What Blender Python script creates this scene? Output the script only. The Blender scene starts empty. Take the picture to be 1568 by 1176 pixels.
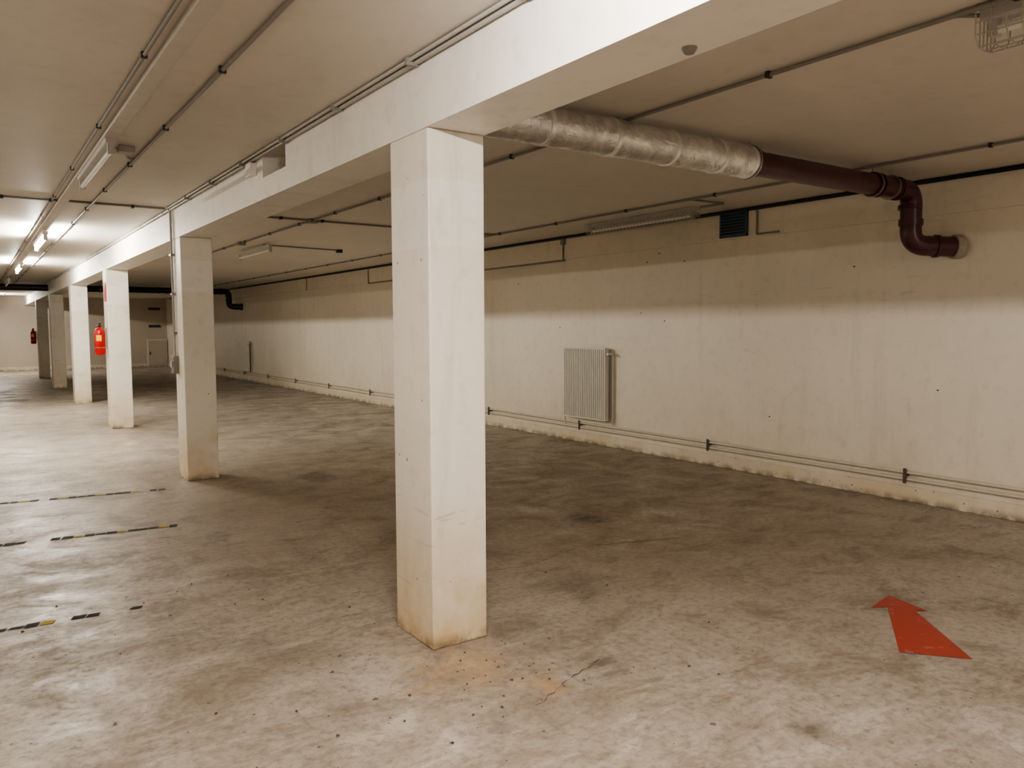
import bpy, math, random
from mathutils import Vector, Matrix
random.seed(7)
S=bpy.context.scene
XR=1.767; XR2=2.075; ZB=2.471; ZC=2.789; XW=6.772
YP=[3.227+5.136*i for i in range(6)]; PD=.389

# ---------------------------------------------------------------- materials
class NT:
    def __init__(s,name):
        s.m=bpy.data.materials.new(name); s.m.use_nodes=True
        s.n=s.m.node_tree.nodes; s.l=s.m.node_tree.links
        s.b=s.n['Principled BSDF']
        s.pos=s.n.new('ShaderNodeNewGeometry').outputs['Position']
    def mapping(s,scale=(1,1,1),loc=(0,0,0),rot=(0,0,0)):
        m=s.n.new('ShaderNodeMapping'); m.inputs['Scale'].default_value=scale; m.inputs['Location'].default_value=loc
        m.inputs['Rotation'].default_value=rot
        s.l.new(s.pos,m.inputs['Vector']); return m.outputs[0]
    def noise(s,scale,detail=4,rough=.55,vec=None,dist=0):
        n=s.n.new('ShaderNodeTexNoise'); n.inputs['Scale'].default_value=scale; n.inputs['Detail'].default_value=detail
        n.inputs['Roughness'].default_value=rough; n.inputs['Distortion'].default_value=dist
        s.l.new(vec or s.pos,n.inputs['Vector']); return n.outputs['Fac']
    def vor(s,scale,vec=None,feature='F1',both=False):
        n=s.n.new('ShaderNodeTexVoronoi'); n.feature=feature; n.inputs['Scale'].default_value=scale
        s.l.new(vec or s.pos,n.inputs['Vector'])
        if both:
            sx=s.n.new('ShaderNodeSeparateColor'); s.l.new(n.outputs['Color'],sx.inputs[0]); return n.outputs['Distance'],sx.outputs[0]
        return n.outputs['Distance']
    def ramp(s,fac,a,b,lo=0,hi=1):
        n=s.n.new('ShaderNodeMapRange'); n.clamp=True
        n.inputs[1].default_value=a; n.inputs[2].default_value=b; n.inputs[3].default_value=lo; n.inputs[4].default_value=hi
        s.l.new(fac,n.inputs[0]); return n.outputs[0]
    def math(s,op,a,b=None):
        n=s.n.new('ShaderNodeMath'); n.operation=op
        for i,x in enumerate((a,b)):
            if x is None: continue
            if isinstance(x,(int,float)): n.inputs[i].default_value=x
            else: s.l.new(x,n.inputs[i])
        return n.outputs[0]
    def mix(s,fac,a,b,blend='MIX'):
        n=s.n.new('ShaderNodeMix'); n.data_type='RGBA'; n.blend_type=blend
        for i,x in ((0,fac),(6,a),(7,b)):
            if isinstance(x,(int,float)): n.inputs[i].default_value=x
            elif isinstance(x,tuple): n.inputs[i].default_value=(*x,1)
            else: s.l.new(x,n.inputs[i])
        return n.outputs[2]
    def sep(s):
        n=s.n.new('ShaderNodeSeparateXYZ'); s.l.new(s.pos,n.inputs[0]); return n.outputs
    def col(s,c):
        if isinstance(c,tuple): s.b.inputs['Base Color'].default_value=(*c,1)
        else: s.l.new(c,s.b.inputs['Base Color'])
    def rough(s,r):
        if isinstance(r,(int,float)): s.b.inputs['Roughness'].default_value=r
        else: s.l.new(r,s.b.inputs['Roughness'])
    def bump(s,h,strength=.2,dist=.01):
        n=s.n.new('ShaderNodeBump'); n.inputs['Strength'].default_value=strength; n.inputs['Distance'].default_value=dist
        s.l.new(h,n.inputs['Height']); s.l.new(n.outputs[0],s.b.inputs['Normal'])

def simple(name,c,r=.5,metal=0,var=.12,scale=12):
    t=NT(name); f=t.noise(scale,2)
    t.col(t.mix(f,tuple(x*(1-var) for x in c),tuple(min(1,x*(1+var)) for x in c)))
    t.rough(r); t.b.inputs['Metallic'].default_value=metal
    return t.m

def paint(name,c,dirt=(.30,.25,.19),spots=.5,low=0,chip=(.12,.09,.06),spotscale=5.0,th=.05,bump=.25,grime=.16,patch=0,lowz=.62,lowcol=(.58,.42,.19),scuff=0):
    t=NT(name)
    big=t.noise(.7,3,.6); fine=t.noise(9,5,.6)
    base=t.mix(t.ramp(big,.35,.7),c,tuple(x*.90 for x in c))
    z=t.sep()[2] if (low or patch) else None
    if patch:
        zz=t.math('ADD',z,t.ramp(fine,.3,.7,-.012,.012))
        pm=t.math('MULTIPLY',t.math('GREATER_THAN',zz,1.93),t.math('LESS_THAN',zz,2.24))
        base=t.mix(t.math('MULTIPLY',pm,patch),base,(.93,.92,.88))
    base=t.mix(t.ramp(fine,.53,.8,0,.2),base,dirt)
    st=t.noise(1.0,4,.6,t.mapping((5,5,.5)))
    base=t.mix(t.ramp(st,.56,.80,0,grime),base,dirt)
    if scuff:
        sc=t.noise(1.0,3,.5,t.mapping((3,3,22),rot=(.35,.25,0)),dist=.6)
        base=t.mix(t.math('MULTIPLY',t.ramp(sc,.66,.70,0,scuff),t.ramp(big,.45,.55)),base,(.22,.19,.16))
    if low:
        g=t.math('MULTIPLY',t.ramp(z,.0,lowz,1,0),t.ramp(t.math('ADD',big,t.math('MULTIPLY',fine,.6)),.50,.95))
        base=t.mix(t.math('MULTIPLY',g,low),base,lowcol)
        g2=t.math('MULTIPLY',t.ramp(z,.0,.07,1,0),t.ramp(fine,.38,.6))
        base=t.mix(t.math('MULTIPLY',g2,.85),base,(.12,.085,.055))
    if spots:
        w,rc=t.vor(spotscale,both=True)
        d=t.math('ADD',w,t.ramp(fine,.3,.7,-.025,.025))
        m=t.math('LESS_THAN',d,t.ramp(rc,.62,1,.0,th))
        base=t.mix(t.math('MULTIPLY',m,spots),base,chip)
    t.col(base); t.rough(.5)
    t.bump(t.math('ADD',t.math('MULTIPLY',fine,.5),t.noise(3,2)),bump,.006)
    return t.m

M={}
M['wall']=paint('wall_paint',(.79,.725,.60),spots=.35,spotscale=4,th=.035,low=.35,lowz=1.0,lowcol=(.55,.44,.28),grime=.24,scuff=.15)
M['beam']=paint('beam_paint',(.87,.84,.775),spots=.2,spotscale=3,th=.03)
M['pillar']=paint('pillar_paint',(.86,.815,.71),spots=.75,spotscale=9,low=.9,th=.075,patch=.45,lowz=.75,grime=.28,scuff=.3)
M['ceil']=paint('ceiling_paint',(.68,.63,.555),dirt=(.40,.34,.27),spots=0,grime=.2)
M['farwall']=paint('far_wall_paint',(.54,.48,.39),spots=.2)
M['base']=paint('plinth_paint',(.76,.70,.58),spots=.8,spotscale=16,low=.5,th=.12,bump=.5)
M['conduit']=simple('grey_pvc_conduit',(.26,.245,.22),.45)
M['conduitw']=simple('painted_conduit',(.42,.40,.36),.5)
M['tray']=simple('painted_cable_tray',(.57,.53,.47),.5)
M['black']=simple('black_rubber_cable',(.012,.014,.014),.45)
M['dark']=simple('dark_plastic',(.03,.03,.03),.5)
M['brown']=simple('brown_drain_pvc',(.080,.024,.032),.30,var=.25,scale=6)
M['dpipe']=simple('dark_drain_pvc',(.022,.013,.012),.4)
M['red']=simple('extinguisher_red',(.48,.006,.010),.28)
M['yellow']=simple('label_yellow',(.85,.60,.05),.5)
M['steel']=simple('galvanised_steel',(.42,.41,.38),.35,1)
M['wire']=simple('cage_wire',(.50,.47,.42),.45,.3)
M['radiator']=simple('radiator_enamel',(.67,.64,.55),.35,var=.05,scale=3)
M['rust']=simple('pipe_clamp_rust',(.10,.07,.05),.6)
M['heat']=simple('painted_heating_pipe',(.62,.56,.45),.45)
M['grille']=simple('vent_blue_grey',(.055,.10,.15),.45)
M['lampbody']=simple('lamp_body_grey',(.55,.53,.50),.45)
M['tubeoff']=simple('unlit_tube_glass',(.88,.87,.82),.2,var=.02)
M['mortar']=simple('mortar_patch',(.42,.38,.31),.9,var=.3,scale=30)

t=NT('aluminium_foil_insulation')
w=t.noise(7,4,.6,dist=1.0)
t.col(t.mix(t.ramp(w,.35,.65),(.62,.615,.61),(.90,.895,.89))); t.b.inputs['Metallic'].default_value=.88
t.rough(t.ramp(w,.3,.7,.45,.28)); t.bump(t.noise(13,3,.6,dist=1.5),.7,.012); M['foil']=t.m
M['foiltape']=simple('foil_tape_band',(.90,.89,.88),.35,.85)

def emis(name,c,s):
    m=bpy.data.materials.new(name); m.use_nodes=True
    n=m.node_tree.nodes; n.remove(n['Principled BSDF'])
    e=n.new('ShaderNodeEmission'); e.inputs[0].default_value=(*c,1); e.inputs[1].default_value=s
    m.node_tree.links.new(e.outputs[0],n['Material Output'].inputs[0]); return m
M['lit']=emis('lit_fluorescent_tube',(1.0,.955,.87),340)
M['litnear']=emis('lit_fluorescent_tube_warm',(1.0,.93,.89),300)
M['litfill_lane']=emis('added_fill_tube_lane',(1.0,.94,.86),110)  # dimmed emission for the added fill row
M['litfill_aisle']=emis('added_fill_tube_aisle',(1.0,.94,.87),230)  # emission for the added fill lamp behind the camera

def floor_nodes(t):
    x,y,z=t.sep()
    big=t.noise(.55,3,.6,dist=.3); mid=t.noise(2.0,9,.76,t.mapping((.95,1.15,1),rot=(0,0,.15)),dist=.5); fine=t.noise(24,4,.7)
    strk=t.noise(1.5,7,.78,t.mapping((.9,2.8,1),rot=(0,0,.08))); lng=t.noise(1.1,4,.6,t.mapping((5,.45,1),rot=(0,0,-.1)))
    c=t.mix(t.ramp(big,.35,.65),(.36,.31,.25),(.45,.40,.34))
    c=t.mix(t.ramp(mid,.49,.61,0,.85),c,(.245,.20,.15))
    c=t.mix(t.ramp(mid,.45,.37,0,.7),c,(.60,.555,.49))
    c=t.mix(t.ramp(strk,.55,.65,0,.4),c,(.62,.575,.51))
    c=t.mix(t.ramp(strk,.46,.37,0,.45),c,(.18,.14,.10))
    c=t.mix(t.ramp(lng,.56,.72,0,.4),c,(.21,.17,.13))
    c=t.mix(t.ramp(fine,.47,.72,0,.65),c,(.15,.12,.085))
    dx=t.math('DIVIDE',t.math('SUBTRACT',x,4.5),2.5); dy=t.math('DIVIDE',t.math('SUBTRACT',y,6.0),3.6)
    r=t.math('ADD',t.math('MULTIPLY',dx,dx),t.math('MULTIPLY',dy,dy))
    mask=t.ramp(t.math('ADD',r,t.ramp(mid,.3,.7,-.8,.8)),.3,1.5,1,0)
    c=t.mix(t.math('MULTIPLY',mask,.55),c,(.215,.15,.08))
    irr=t.ramp(t.math('ADD',t.math('MULTIPLY',mid,.6),t.math('MULTIPLY',strk,.4)),.40,.60,-1,1)
    dk=(.05,.037,.025); ru=(.42,.26,.10)
    for (ox,oy,rr,k,cc) in ((4.08,4.84,.20,1,dk),(2.35,2.66,.14,.6,dk),(2.0,2.6,.09,.5,ru),(1.85,2.95,.28,.4,ru),(1.62,2.42,.06,.4,dk),(2.6,1.72,.08,.6,dk),(2.9,7.8,.28,.7,dk),(.3,8.2,.25,.7,dk),(1.2,3.6,.25,.4,dk),(.2,4.75,.10,.7,dk),(.75,6.43,.10,.9,dk),(2.9,3.6,.25,.5,dk)):
        a=t.math('SUBTRACT',x,ox); b=t.math('SUBTRACT',y,oy)
        q=t.math('SQRT',t.math('ADD',t.math('MULTIPLY',a,a),t.math('MULTIPLY',b,b)))
        q=t.math('ADD',q,t.math('MULTIPLY',irr,rr))
        c=t.mix(t.ramp(q,rr*.2,rr*1.1,k,0),c,cc)
    for sc,th in ((6,.075),(16,.11)):
        w,rc=t.vor(sc,both=True)
        m=t.math('LESS_THAN',t.math('ADD',w,t.ramp(fine,.3,.7,-.04,.04)),t.ramp(rc,.60,1,0,th))
        c=t.mix(t.math('MULTIPLY',m,.75),c,(.055,.04,.028))
    dv=t.n.new('ShaderNodeVectorMath'); dv.operation='ADD'
    nn=t.n.new('ShaderNodeTexNoise'); nn.inputs['Scale'].default_value=1.5; t.l.new(t.pos,nn.inputs['Vector'])
    t.l.new(t.pos,dv.inputs[0]); t.l.new(nn.outputs['Color'],dv.inputs[1])
    e=t.vor(.42,dv.outputs[0],'DISTANCE_TO_EDGE')
    cm=t.math('MULTIPLY',t.ramp(e,.002,.006,1,0),t.ramp(lng,.5,.6))
    c=t.mix(t.math('MULTIPLY',cm,.4),c,(.08,.06,.04))
    return c,mid,fine,strk
t=NT('worn_concrete_floor'); c,mid,fine,strk=floor_nodes(t)
t.col(c); t.rough(t.math('ADD',t.ramp(mid,.38,.62,.24,.55),t.ramp(fine,.3,.8,0,.12)))
t.b.inputs['Specular IOR Level'].default_value=.42
t.bump(t.math('ADD',strk,t.math('MULTIPLY',fine,.35)),.22,.008); M['floor']=t.m

def worn(name,col,a,b,sc=14,under=(.38,.33,.27),r=.45):
    t=NT(name); f=t.noise(sc,5,.7); t.col(t.mix(t.ramp(f,a,b),col,under)); t.rough(r); return t.m
M['arrow']=worn('worn_red_road_paint',(.37,.045,.024),.58,.80)
M['dash']=worn('worn_black_line',(.022,.018,.013),.72,.85,18,r=.8)
M['dashy']=worn('worn_yellow_line',(.42,.31,.05),.70,.85,18,r=.8)
M['crack']=simple('crack_dirt',(.10,.078,.056),.9)

# ---------------------------------------------------------------- mesh builder
class B:
    def __init__(s): s.v=[];s.f=[];s.mi=[];s.sm=[];s.mats=[]
    def mid(s,m):
        if m not in s.mats: s.mats.append(m)
        return s.mats.index(m)
    def add(s,vs,fs,m,smooth=False):
        o=len(s.v); s.v+= [tuple(v) for v in vs]; i=s.mid(m)
        for f in fs: s.f.append([k+o for k in f]); s.mi.append(i); s.sm.append(smooth)
    def box(s,a,b,m):
        x0,y0,z0=a;x1,y1,z1=b
        vs=[(x0,y0,z0),(x1,y0,z0),(x1,y1,z0),(x0,y1,z0),(x0,y0,z1),(x1,y0,z1),(x1,y1,z1),(x0,y1,z1)]
        s.add(vs,[(0,3,2,1),(4,5,6,7),(0,1,5,4),(1,2,6,5),(2,3,7,6),(3,0,4,7)],m)
    def sweep(s,pts,r,m,n=12,caps=True,radii=None):
        P=[Vector(p) for p in pts]; 
        T=[]
        for i in range(len(P)):
            a=(P[i]-P[i-1]).normalized() if i>0 else None
            b=(P[i+1]-P[i]).normalized() if i<len(P)-1 else None
            T.append(((a or b)+(b or a)).normalized())
        ref=Vector((0,0,1)) if abs(T[0].z)<.9 else Vector((0,1,0))
        u=(ref-T[0]*ref.dot(T[0])).normalized()
        vs=[];fs=[]
        for i,p in enumerate(P):
            u=(u-T[i]*u.dot(T[i])).normalized(); w=T[i].cross(u)
            rr=radii[i] if radii else r
            for k in range(n):
                a=2*math.pi*k/n; vs.append(p+(u*math.cos(a)+w*math.sin(a))*rr)
        for i in range(len(P)-1):
            for k in range(n):
                k2=(k+1)%n; fs.append((i*n+k,i*n+k2,(i+1)*n+k2,(i+1)*n+k))
        s.add(vs,fs,m,True)
        if caps:
            s.add(vs[:n],[tuple(reversed(range(n)))],m); s.add(vs[-n:],[tuple(range(n))],m)
    def lathe(s,prof,c,m,n=24):
        vs=[];fs=[]
        for (r,z) in prof:
            for k in range(n):
                a=2*math.pi*k/n; vs.append((c[0]+r*math.cos(a),c[1]+r*math.sin(a),c[2]+z))
        for i in range(len(prof)-1):
            for k in range(n):
                k2=(k+1)%n; fs.append((i*n+k,i*n+k2,(i+1)*n+k2,(i+1)*n+k))
        s.add(vs,fs,m,True)
    def done(s,name,bevel=0):
        me=bpy.data.meshes.new(name); me.from_pydata(s.v,[],s.f)
        for m in s.mats: me.materials.append(M[m])
        for p,i,q in zip(me.polygons,s.mi,s.sm): p.material_index=i; p.use_smooth=q
        me.update(); o=bpy.data.objects.new(name,me); S.collection.objects.link(o)
        if bevel:
            b=o.modifiers.new('b','BEVEL'); b.width=bevel; b.segments=2; b.limit_method='ANGLE'
        return o
def fillet(pts,r,n=6):
    P=[Vector(p) for p in pts]; out=[P[0]]
    for i in range(1,len(P)-1):
        a=(P[i-1]-P[i]).normalized(); b=(P[i+1]-P[i]).normalized()
        p0=P[i]+a*r; p1=P[i]+b*r
        for k in range(n+1):
            t=k/n; out.append((1-t)**2*p0+2*t*(1-t)*P[i]+t*t*p1)
    out.append(P[-1]); return out
def box(name,a,b,m,bevel=0):
    q=B(); q.box(a,b,m); return q.done(name,bevel)

# ---------------------------------------------------------------- shell
X0,Y0,Y1=-5.0,-8.0,35.0
box('floor',(X0-.2,Y0-.2,-.2),(XW+.2,Y1+.2,0),'floor')
box('ceiling',(X0-.2,Y0-.2,ZC),(XW+.2,Y1+.2,ZC+.2),'ceil')
box('wall_right',(XW,Y0,0),(XW+.2,Y1,ZC),'wall')
box('wall_left',(X0-.2,Y0,0),(X0,Y1,ZC),'wall')
box('wall_back',(X0-.2,Y0-.2,0),(XW+.2,Y0,ZC),'wall')
box('wall_far',(X0-.2,Y1,0),(XW+.2,Y1+.2,ZC),'farwall')
box('trim_1',(XW-.03,Y0,2.48),(XW,Y1,ZC),'wall',.004)
box('baseboard_right',(XW-.022,Y0,0),(XW,Y1,.135),'base',.006)

q=B(); hy0,hy1,hz=5.17,5.66,2.62
q.box((XR,Y0,ZB),(XR2,hy0,ZC),'beam'); q.box((XR,hy0,ZB),(XR2,hy1,hz),'beam'); q.box((XR,hy1,ZB),(XR2,Y1,ZC),'beam')
q.box((XR-.006,Y0,ZB-.001),(XR+.01,YP[0],ZB+.014),'beam')
q.done('ceiling_beam')
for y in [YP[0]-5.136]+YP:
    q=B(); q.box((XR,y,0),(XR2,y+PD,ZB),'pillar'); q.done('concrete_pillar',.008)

# ---------------------------------------------------------------- conduits
def clips(q,pts_y,x,z,m='dark',s=.016):
    for y in pts_y: q.box((x-s,y-.010,z-s*.9),(x+s,y+.010,ZC),m)
def frange(a,b,d):
    o=[]
    while a<b: o.append(a); a+=d
    return o
q=B(); q.sweep([(1.04,Y0,2.772),(1.04,34,2.772)],.011,'conduit',8); clips(q,frange(1.3,30,1.3),1.04,2.772); q.done('electrical_conduit')
q=B(); q.box((.745,Y0,2.752),(.825,34,2.789),'tray'); q.done('cable_tray',.004)
q=B(); q.sweep([(.70,Y0,2.775),(.70,34,2.775)],.009,'conduit',8); clips(q,frange(.9,30,1.5),.70,2.775,s=.013); q.done('electrical_conduit')
q=B(); 
for x,z,r in ((1.747,2.770,.012),(1.716,2.777,.009)): q.sweep([(x,Y0,z),(x,8.64,z)],r,'conduitw',8)
for y in frange(.6,8.6,.9): q.box((1.70,y-.009,2.754),(1.762,y+.009,2.789),'conduit')
q.sweep(fillet([(1.745,8.60,2.770),(1.745,8.66,2.770),(1.745,8.66,1.25)],.03),.012,'conduitw',8)
q.sweep([(1.752,8.70,2.77),(1.752,8.70,1.25)],.008,'conduitw',8)
for z in (2.3,1.9,1.5): q.box((1.730,8.63,z),(1.767,8.72,z+.02),'conduit')
q.done('electrical_conduit')
q=B(); q.sweep([(1.745,8.7,2.772),(1.745,34,2.772)],.012,'conduitw',8); clips(q,frange(9,33,1.3),1.745,2.772,'conduitw'); q.done('electrical_conduit')
q=B(); q.box((1.715,8.61,1.09),(1.767,8.72,1.27),'conduit'); q.box((1.70,8.635,1.15),(1.715,8.695,1.22),'lampbody'); q.done('light_switch_box',.006)
q=B(); q.sweep([(3.26,1.2,2.773),(3.26,16,2.773)],.011,'conduit',8); clips(q,frange(1.4,14,1.1),3.26,2.773); q.done('electrical_conduit')
q=B(); q.sweep([(5.77,-4,2.773),(5.77,30,2.773)],.011,'conduit',8); clips(q,frange(1.4,24,1.2),5.77,2.773)
q.sweep([(5.77,5.3,2.773),(6.24,5.3,2.773),(6.24,5.6,2.773)],.010,'conduit',8); q.done('electrical_conduit')
q=B(); q.sweep([(-1.5,8.68,2.778),(1.70,8.68,2.778)],.010,'conduit',8); q.sweep([(2.075,8.68,2.775),(5.77,8.75,2.775)],.011,'conduit',8)
for x in (-.4,.3,.69,1.4,2.4,2.9,3.38,4.29,5.1): q.box((x-.012,8.66,2.76),(x+.012,8.72,ZC),'dark')
q.box((3.22,8.64,2.745),(3.32,8.76,ZC),'conduit')
q.done('electrical_conduit')
q=B(); q.sweep([(3.60,11.6,2.775),(4.85,11.8,2.775)],.010,'conduit',8); q.box((4.82,11.76,2.74),(4.9,11.84,ZC),'dark'); q.box((3.22,11.5,2.745),(3.32,11.6,ZC),'conduit'); q.done('electrical_conduit')
q=B(); q.sweep([(XW-.05,Y0,2.768),(XW-.05,34,2.768)],.018,'black',8); q.done('black_cable')
q=B()
q.sweep(fillet([(XW-.045,8.48,2.75),(XW-.045,8.48,2.462),(XW-.015,8.48,2.462),(XW-.015,14.9,2.462)],.01),.010,'conduit',8)
q.sweep(fillet([(XW-.045,5.27,2.75),(XW-.045,5.27,2.50),(XW-.045,5.0,2.50)],.01),.010,'conduit',8)
q.sweep(fillet([(XW-.045,14.85,2.75),(XW-.045,14.85,2.47),(XW-.02,14.85,2.46)],.01),.010,'conduit',8)
q.sweep([(XW-.045,18.4,2.75),(XW-.045,18.4,2.47)],.010,'conduit',8)
q.box((XW-.06,8.44,2.68),(XW-.03,8.52,2.75),'conduit')
q.done('electrical_conduit')

def jbox(x,y,s=.05,m='conduit'):
    q=B(); q.box((x-s,y-s,ZC-.045),(x+s,y+s,ZC),m); q.done('junction_box',.005)
jbox(.93,5.95,.05,'conduitw')
q=B(); q.sweep(fillet([(.93,6.0,2.765),(.98,6.25,2.775),(1.04,6.3,2.775)],.03),.008,'conduitw',8); q.sweep([(.80,5.93,2.77),(.9,5.95,2.77)],.008,'conduitw',8); q.done('lamp_cable')
q=B(); q.lathe([(0,-.02),(.016,-.02),(.024,-.008),(.026,0)],(2.0,1.85,ZB),'conduit',16); q.done('ceiling_sensor')
q=B(); q.box((1.72,5.80,2.66),(1.767,5.92,2.75),'beam'); q.done('junction_box',.004)

# ---------------------------------------------------------------- lamps
def lamp(xc,ya,yb,lit=None,drop=.125):
    q=B(); zt=ZC-drop-.045
    q.box((xc-.03,ya,ZC-drop),(xc+.03,yb,ZC-drop+.04),'lampbody')
    for y in (ya+.25,yb-.25): q.box((xc-.012,y-.012,ZC-drop+.04),(xc+.012,y+.012,ZC-.03),'lampbody')
    for y in (ya,yb-.03): q.box((xc-.02,y,zt-.022),(xc+.02,y+.03,ZC-drop),'lampbody')
    q.sweep([(xc,ya+.03,zt),(xc,yb-.03,zt)],.016,lit or 'tubeoff',6,caps=False)
    return q.done('fluorescent_lamp')
lamp(.785,5.55,7.1,drop=.07)
for y in (-4.9,.25): lamp(.785,y,y+1.55,'litnear')
for y in (10.75,15.9): lamp(.785,y,y+1.55,'lit')
lamp(.785,21.1,22.65); lamp(.785,31.5,33.05,'lit')
# unseen lamp row added as dim fill for the drive lane and ceiling
for y in (5.4,10.75,15.9): lamp(-2.4,y,y+1.55,'litfill_lane')
lamp(3.58,11.2,12.75,drop=.08)
lamp(3.9,-4.2,-2.65,'litfill_aisle',drop=.09)  # unseen lamp added behind the camera to brighten the right aisle

def caged(xc,ya,yb,zlow):
    q=B(); h=ZC-zlow; w=.085
    q.box((xc-.05,ya,ZC-.045),(xc+.05,yb,ZC),'lampbody')
    q.sweep([(xc,ya+.05,ZC-.085),(xc,yb-.05,ZC-.085)],.018,'tubeoff',10)
    for y in (ya+.02,yb-.05): q.box((xc-.02,y,ZC-.11),(xc+.02,y+.03,ZC-.04),'lampbody')
    prof=[(-w,ZC-.01),(-w*.95,zlow+.04),(-w*.6,zlow),(0,zlow-.004),(w*.6,zlow),(w*.95,zlow+.04),(w,ZC-.01)]
    n=int((yb-ya)/.055)
    for i in range(n+1):
        y=ya+(yb-ya)*i/n; q.sweep([(xc+a,y,b) for a,b in prof],.0028,'wire',5,caps=False)
    for a,b in prof+[(-w,(zlow+ZC)/2+.01),(w,(zlow+ZC)/2+.01)]:
        q.sweep([(xc+a,ya,b),(xc+a,yb,b)],.003,'wire',5,caps=False)
    for y in (ya,yb): 
        for k in range(1,5):
            x=-w*.9+k*w*1.8/5; q.sweep([(xc+x,y,ZC-.01),(xc+x,y,zlow+.005)],.0028,'wire',5,caps=False)
    return q.done('caged_fluorescent_lamp')
caged(6.25,5.68,7.34,ZC-.12)
caged(3.36,-.05,1.55,ZC-.15)
q=B(); q.sweep(fillet([(3.26,1.75,2.773),(3.26,1.62,2.773),(3.36,1.53,2.765)],.03),.009,'conduit',8); q.done('lamp_cable')

# ---------------------------------------------------------------- drain pipes
def ring(q,p,d,r,w,m):
    d=Vector(d).normalized(); p=Vector(p); q.sweep([p-d*w/2,p+d*w/2],r,m,28)
def drain(y,dark=False,x0=XR2,ye=None,foil=True):
    q=B(); b='dpipe' if dark else 'brown'; zc=2.655; ye=ye if ye else y-.2
    xf=4.36
    if foil:
        xs=[x0]; 
        while xs[-1]<xf-.02: xs.append(min(xf,xs[-1]+.05))
        q.sweep([(x,y,zc) for x in xs],.108,'foil',28,radii=[.108+random.uniform(-.0025,.0025) for _ in xs])
        for x in (2.62,3.10,3.58,4.02): 
            ring(q,(x,y,zc),(1,.15,.1),.1125,.035,'foiltape')
        ring(q,(4.33,y,zc),(1,0,0),.112,.03,'foiltape')
        ring(q,(xf+.01,y,zc),(1,0,0),.09,.03,'dark')
        x0=xf
    path=fillet([(x0,y,zc),(6.44,y,zc),(6.44,y,2.215),(XW,ye,2.20)],.13,10)
    q.sweep(path,.083,b,28)
    for x in ((4.42,5.86,5.93,6.20) if foil else (2.6,4.5,5.9,6.2)): ring(q,(x,y,zc),(1,0,0),.094,.035,b)
    ring(q,(6.42,y,2.52),(.1,0,1),.092,.03,b); ring(q,(6.44,y,2.40),(0,0,1),.094,.05,b)
    e=Vector((XW,ye,2.20)); d=(e-Vector((6.44,y,2.215))).normalized()
    ring(q,e-d*.19,d,.094,.03,b); ring(q,e-d*.02,d,.100,.06,'mortar' if not dark else b)
    for x in ((4.37,5.86,6.10) if foil else (3,5.5)):
        q.sweep([(x,y,zc+.08),(x,y,ZC)],.006,'steel',6); ring(q,(x,y,zc),(1,0,0),.114 if x<4.4 else .098,.014,'steel')
    return q.done('drain_pipe')
drain(3.50,ye=3.27)
drain(24.2,True,x0=-5.0,ye=23.95,foil=False)

# ---------------------------------------------------------------- wall fittings
q=B(); y0,y1,z0,z1=5.39,5.75,2.50,2.76
q.box((XW-.034,y0,z0),(XW-.028,y1,z1),'dark')
for a,b in (((XW-.055,y0,z0),(XW-.03,y1,z0+.018)),((XW-.055,y0,z1-.018),(XW-.03,y1,z1)),((XW-.055,y0,z0),(XW-.03,y0+.018,z1)),((XW-.055,y1-.018,z0),(XW-.03,y1,z1))): q.box(a,b,'grille')
for i in range(7):
    z=z0+.024+i*.032; q.add([(XW-.053,y0+.018,z),(XW-.053,y1-.018,z),(XW-.036,y1-.018,z+.016),(XW-.036,y0+.018,z+.016)],[(0,1,2,3)],'grille')
    q.box((XW-.056,y0+.018,z-.004),(XW-.051,y1-.018,z+.007),'grille')
q.done('ventilation_grille')

def radiator(y0,y1,z0,z1):
    q=B(); xf=XW-.115; n=22; dy=(y1-y0)/n
    for xb,sg in ((xf,1),(XW-.06,-1)):
        vs=[];fs=[]
        for i in range(n):
            a=y0+i*dy
            for f,dx in ((0,.026),(.12,0),(.62,0),(.74,.026)): vs.append((xb+dx*sg,a+f*dy))
        vs.append((xb+.026*sg,y1))
        V=[(x,y,z0) for x,y in vs]+[(x,y,z1) for x,y in vs]; k=len(vs)
        for i in range(k-1): fs.append((i,i+1,k+i+1,k+i))
        q.add(V,fs,'radiator')
    q.box((xf-.003,y0,z1-.012),(XW-.055,y1,z1+.006),'radiator'); q.box((xf-.002,y0,z0-.004),(XW-.055,y1,z0+.012),'radiator')
    q.box((xf-.003,y0-.004,z0),(XW-.055,y0+.004,z1),'radiator'); q.box((xf-.003,y1-.004,z0),(XW-.055,y1+.004,z1),'radiator')
    for y in (y0+.15,y1-.15):
        for z in (z0+.12,z1-.15): q.box((XW-.06,y-.02,z),(XW,y+.02,z+.05),'steel')
    q.sweep([(XW-.08,y0,z1-.07),(XW-.08,y0-.06,z1-.07)],.013,'rust',10)
    q.sweep([(XW-.13,y0-.06,z1-.07),(XW-.06,y0-.06,z1-.07)],.020,'lampbody',12)
    q.sweep(fillet([(XW-.08,y0-.06,z1-.07),(XW-.03,y0-.06,z1-.07),(XW-.03,y0-.06,.27)],.02),.009,'heat',8)
    q.sweep(fillet([(XW-.08,y1,z0+.05),(XW-.08,y1+.05,z0+.05),(XW-.045,y1+.05,.21)],.02),.010,'heat',8)
    q.done('radiator')
radiator(7.53,8.36,.345,1.275)
radiator(23.2,24.1,.30,1.17)
q=B()
for z in (.205,.265): q.sweep([(XW-.045,Y0,z),(XW-.045,34.8,z)],.013,'heat',10)
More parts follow.
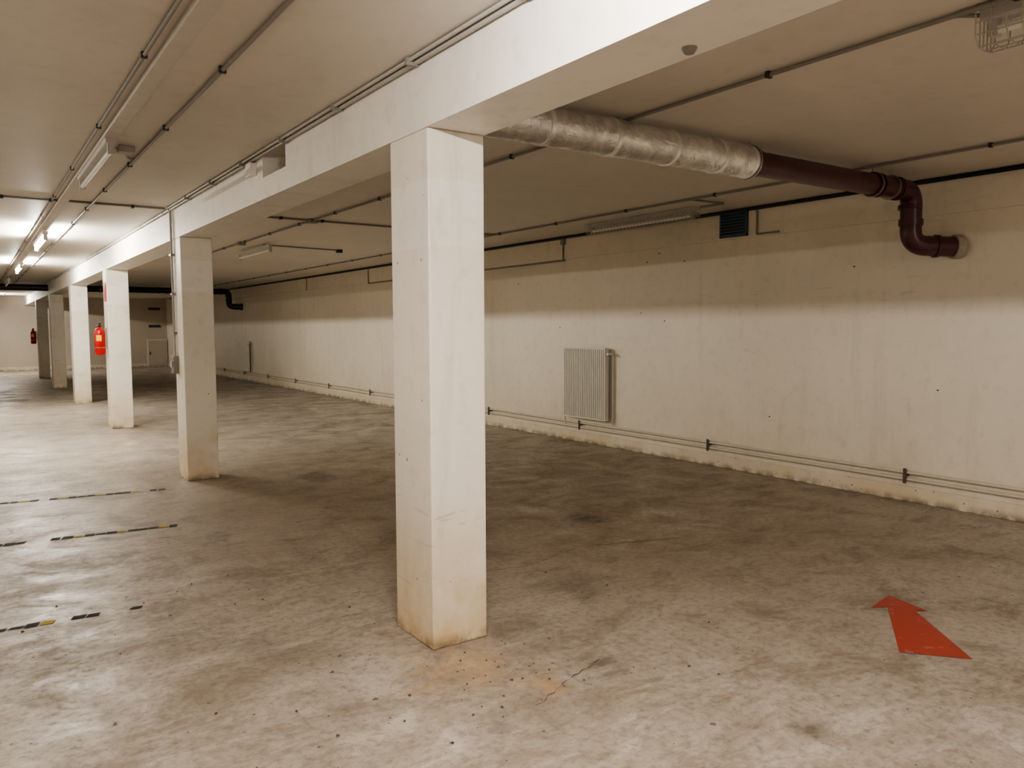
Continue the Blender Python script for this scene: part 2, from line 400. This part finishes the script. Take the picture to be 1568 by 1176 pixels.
for i in range(-4,14):
    y=3.63+2.24*i
    q.box((XW-.066,y-.014,.17),(XW-.058,y+.014,.30),'rust'); q.box((XW-.06,y-.008,.228),(XW,y+.008,.242),'rust')
    for z in (.205,.265): ring(q,(XW-.045,y,z),(0,1,0),.018,.03,'rust')
q.done('heating_pipe')
q=B()
for y,z in ((6.3,2.30),(6.9,2.33),(7.0,1.72),(6.6,1.62),(9.6,2.2),(4.2,2.1),(8.6,1.55),(3.4,1.0),(10.8,1.9),(5.1,.62),(13,2.0),(6.7,2.42)):
    q.sweep([(XW+.005,y,z),(XW-.008,y,z)],.007,'rust',8)
q.done('wall_anchor_plugs')

def ext(cx,cy,z0):
    q=B(); r=.078
    q.lathe([(0,0),(r*.8,0),(r,.02),(r,.33),(r*.93,.375),(r*.65,.41),(.026,.425),(.022,.445)],(cx,cy,z0),'red')
    q.lathe([(.0,.44),(.026,.44),(.026,.475),(.016,.485),(0,.485)],(cx,cy,z0),'dark',14)
    q.box((cx-.012,cy-.10,z0+.485),(cx+.012,cy+.03,z0+.497),'dark')
    q.box((cx-.010,cy-.085,z0+.455),(cx+.010,cy+.0,z0+.465),'dark')
    q.sweep(fillet([(cx,cy+.02,z0+.46),(cx-.03,cy+.10,z0+.44),(cx-.06,cy+.09,z0+.25),(cx-.05,cy+.085,z0+.10)],.03),.009,'dark',8)
    vs=[];n=8
    for i in range(n+1):
        a=math.radians(225+i*7); vs+=[(cx+(r+.001)*math.cos(a),cy+(r+.001)*math.sin(a),z0+.22),(cx+(r+.001)*math.cos(a),cy+(r+.001)*math.sin(a),z0+.31)]
    q.add(vs,[(2*i,2*i+2,2*i+3,2*i+1) for i in range(n)],'yellow',True)
    q.box((cx+r-.01,cy-.03,z0+.10),(XR,cy+.03,z0+.42),'steel')
    q.lathe([(r+.002,.11),(r+.003,.125)],(cx,cy,z0),'steel')
    q.done('fire_extinguisher')
ext(1.665,YP[2]+.17,1.15); ext(1.665,YP[5]+.15,1.10)
q=B(); q.box((1.757,YP[2]+.06,1.98),(1.767,YP[2]+.26,2.28),'red'); q.done('extinguisher_sign')

for z in (1.62,2.33):
    q=B(); q.box((6.08,Y1-.03,z),(6.52,Y1,z+.10),'dark')
    for i in range(3): q.box((6.08,Y1-.04,z+.012+i*.03),(6.52,Y1-.03,z+.022+i*.03),'grille')
    q.done('ventilation_grille')
q=B(); q.box((5.98,Y1-.10,0),(6.74,Y1,1.13),'wall'); q.box((6.02,Y1-.12,.05),(6.70,Y1-.10,1.09),'farwall'); q.box((6.06,Y1-.14,.5),(6.09,Y1-.12,.62),'dark'); q.done('utility_cabinet')
q=B(); q.box((X0,Y1-.03,0),(5.95,Y1,.14),'base'); q.done('baseboard_far')

# ---------------------------------------------------------------- floor markings
A=[(4.29,2.39),(4.22,2.13),(4.165,2.17),(3.77,1.69),(3.57,1.93),(4.10,2.29),(4.02,2.34)]
q=B(); q.add([(x,y,.0025) for x,y in A],[(0,6,5),(0,5,2),(0,2,1),(5,4,3),(5,3,2)],'arrow'); q.done('floor_arrow_marking')
def dashes(a,b,n,w):
    q=B(); ax,ay=a;bx,by=b
    for i in range(n):
        if random.random()<.08: continue
        t0=i/n; t1=(i+random.uniform(.75,1.0))/n; o=random.uniform(-.004,.004)
        x0=ax+(bx-ax)*t0;x1=ax+(bx-ax)*t1;yy0=ay+(by-ay)*t0+o;yy1=ay+(by-ay)*t1+o
        ww=w*random.uniform(.6,1.1)
        q.add([(x0,yy0-ww,.003),(x1,yy1-ww,.003),(x1+.02,yy1+ww,.003),(x0+.02,yy0+ww,.003)],[(0,1,2,3)],'dash' if i%4 else 'dashy')
    q.done('parking_line_marking')
dashes((-.9,4.80),(.80,4.69),24,.026)
dashes((-.6,6.72),(1.29,6.52),26,.034)
dashes((.0,8.29),(1.5,8.07),20,.034)
def crack(pts,w=.004):
    q=B(); P=[]
    for i in range(len(pts)-1):
        a=Vector((*pts[i],0)); b=Vector((*pts[i+1],0)); n=max(2,int((b-a).length/.03))
        for k in range(n): P.append(a.lerp(b,k/n)+Vector((random.uniform(-.008,.008),random.uniform(-.008,.008),0)))
    vs=[];fs=[]
    for i,p in enumerate(P):
        ww=w*random.uniform(.2,1.4); vs+=[(p.x-ww*.6,p.y-ww,.0015),(p.x+ww*.6,p.y+ww,.0015)]
    fs=[(2*i,2*i+2,2*i+3,2*i+1) for i in range(len(P)-1)]
    q.add(vs,fs,'crack'); q.done('floor_crack')
crack([(1.85,2.50),(2.12,2.62),(2.38,2.70)],.004)
crack([(2.08,4.3),(2.9,4.05),(3.5,4.2),(4.4,3.9)],.003)
q=B()
for i in range(110):
    x=random.uniform(.0,3.2); y=random.uniform(1.9,5); s=random.uniform(.004,.012); a=random.random()*6.3
    if i>70: x=random.gauss(2.0,.2); y=random.gauss(2.85,.18)
    pts=[(x+s*math.cos(a+k*2.1)*random.uniform(.6,1.3),y+s*math.sin(a+k*2.1)*random.uniform(.6,1.3),.001) for k in range(3)]
    q.add(pts+[(x,y,.001+s*.8)],[(0,1,3),(1,2,3),(2,0,3),(0,2,1)],'rust')
q.done('floor_debris')

# ---------------------------------------------------------------- world + camera
w=bpy.data.worlds.new('W'); S.world=w; w.use_nodes=True
w.node_tree.nodes['Background'].inputs[0].default_value=(.9,.8,.65,1); w.node_tree.nodes['Background'].inputs[1].default_value=.1
cam=bpy.data.cameras.new('camera'); co=bpy.data.objects.new('camera',cam); S.collection.objects.link(co); S.camera=co
cam.sensor_width=36; cam.sensor_fit='HORIZONTAL'; cam.lens=1197.266/1568*36; cam.clip_start=.02; cam.clip_end=200
yaw,pit,rol=[math.radians(a) for a in (34.688,4.129,-.247)]
Rm=Matrix.Rotation(-yaw,4,'Z')@Matrix.Rotation(math.pi/2-pit,4,'X')@Matrix.Rotation(rol,4,'Z')
co.matrix_world=Matrix.Translation((0,0,1.55))@Rm
S.view_settings.view_transform='AgX'
S.view_settings.look='AgX - Medium High Contrast'
S.view_settings.exposure=.9
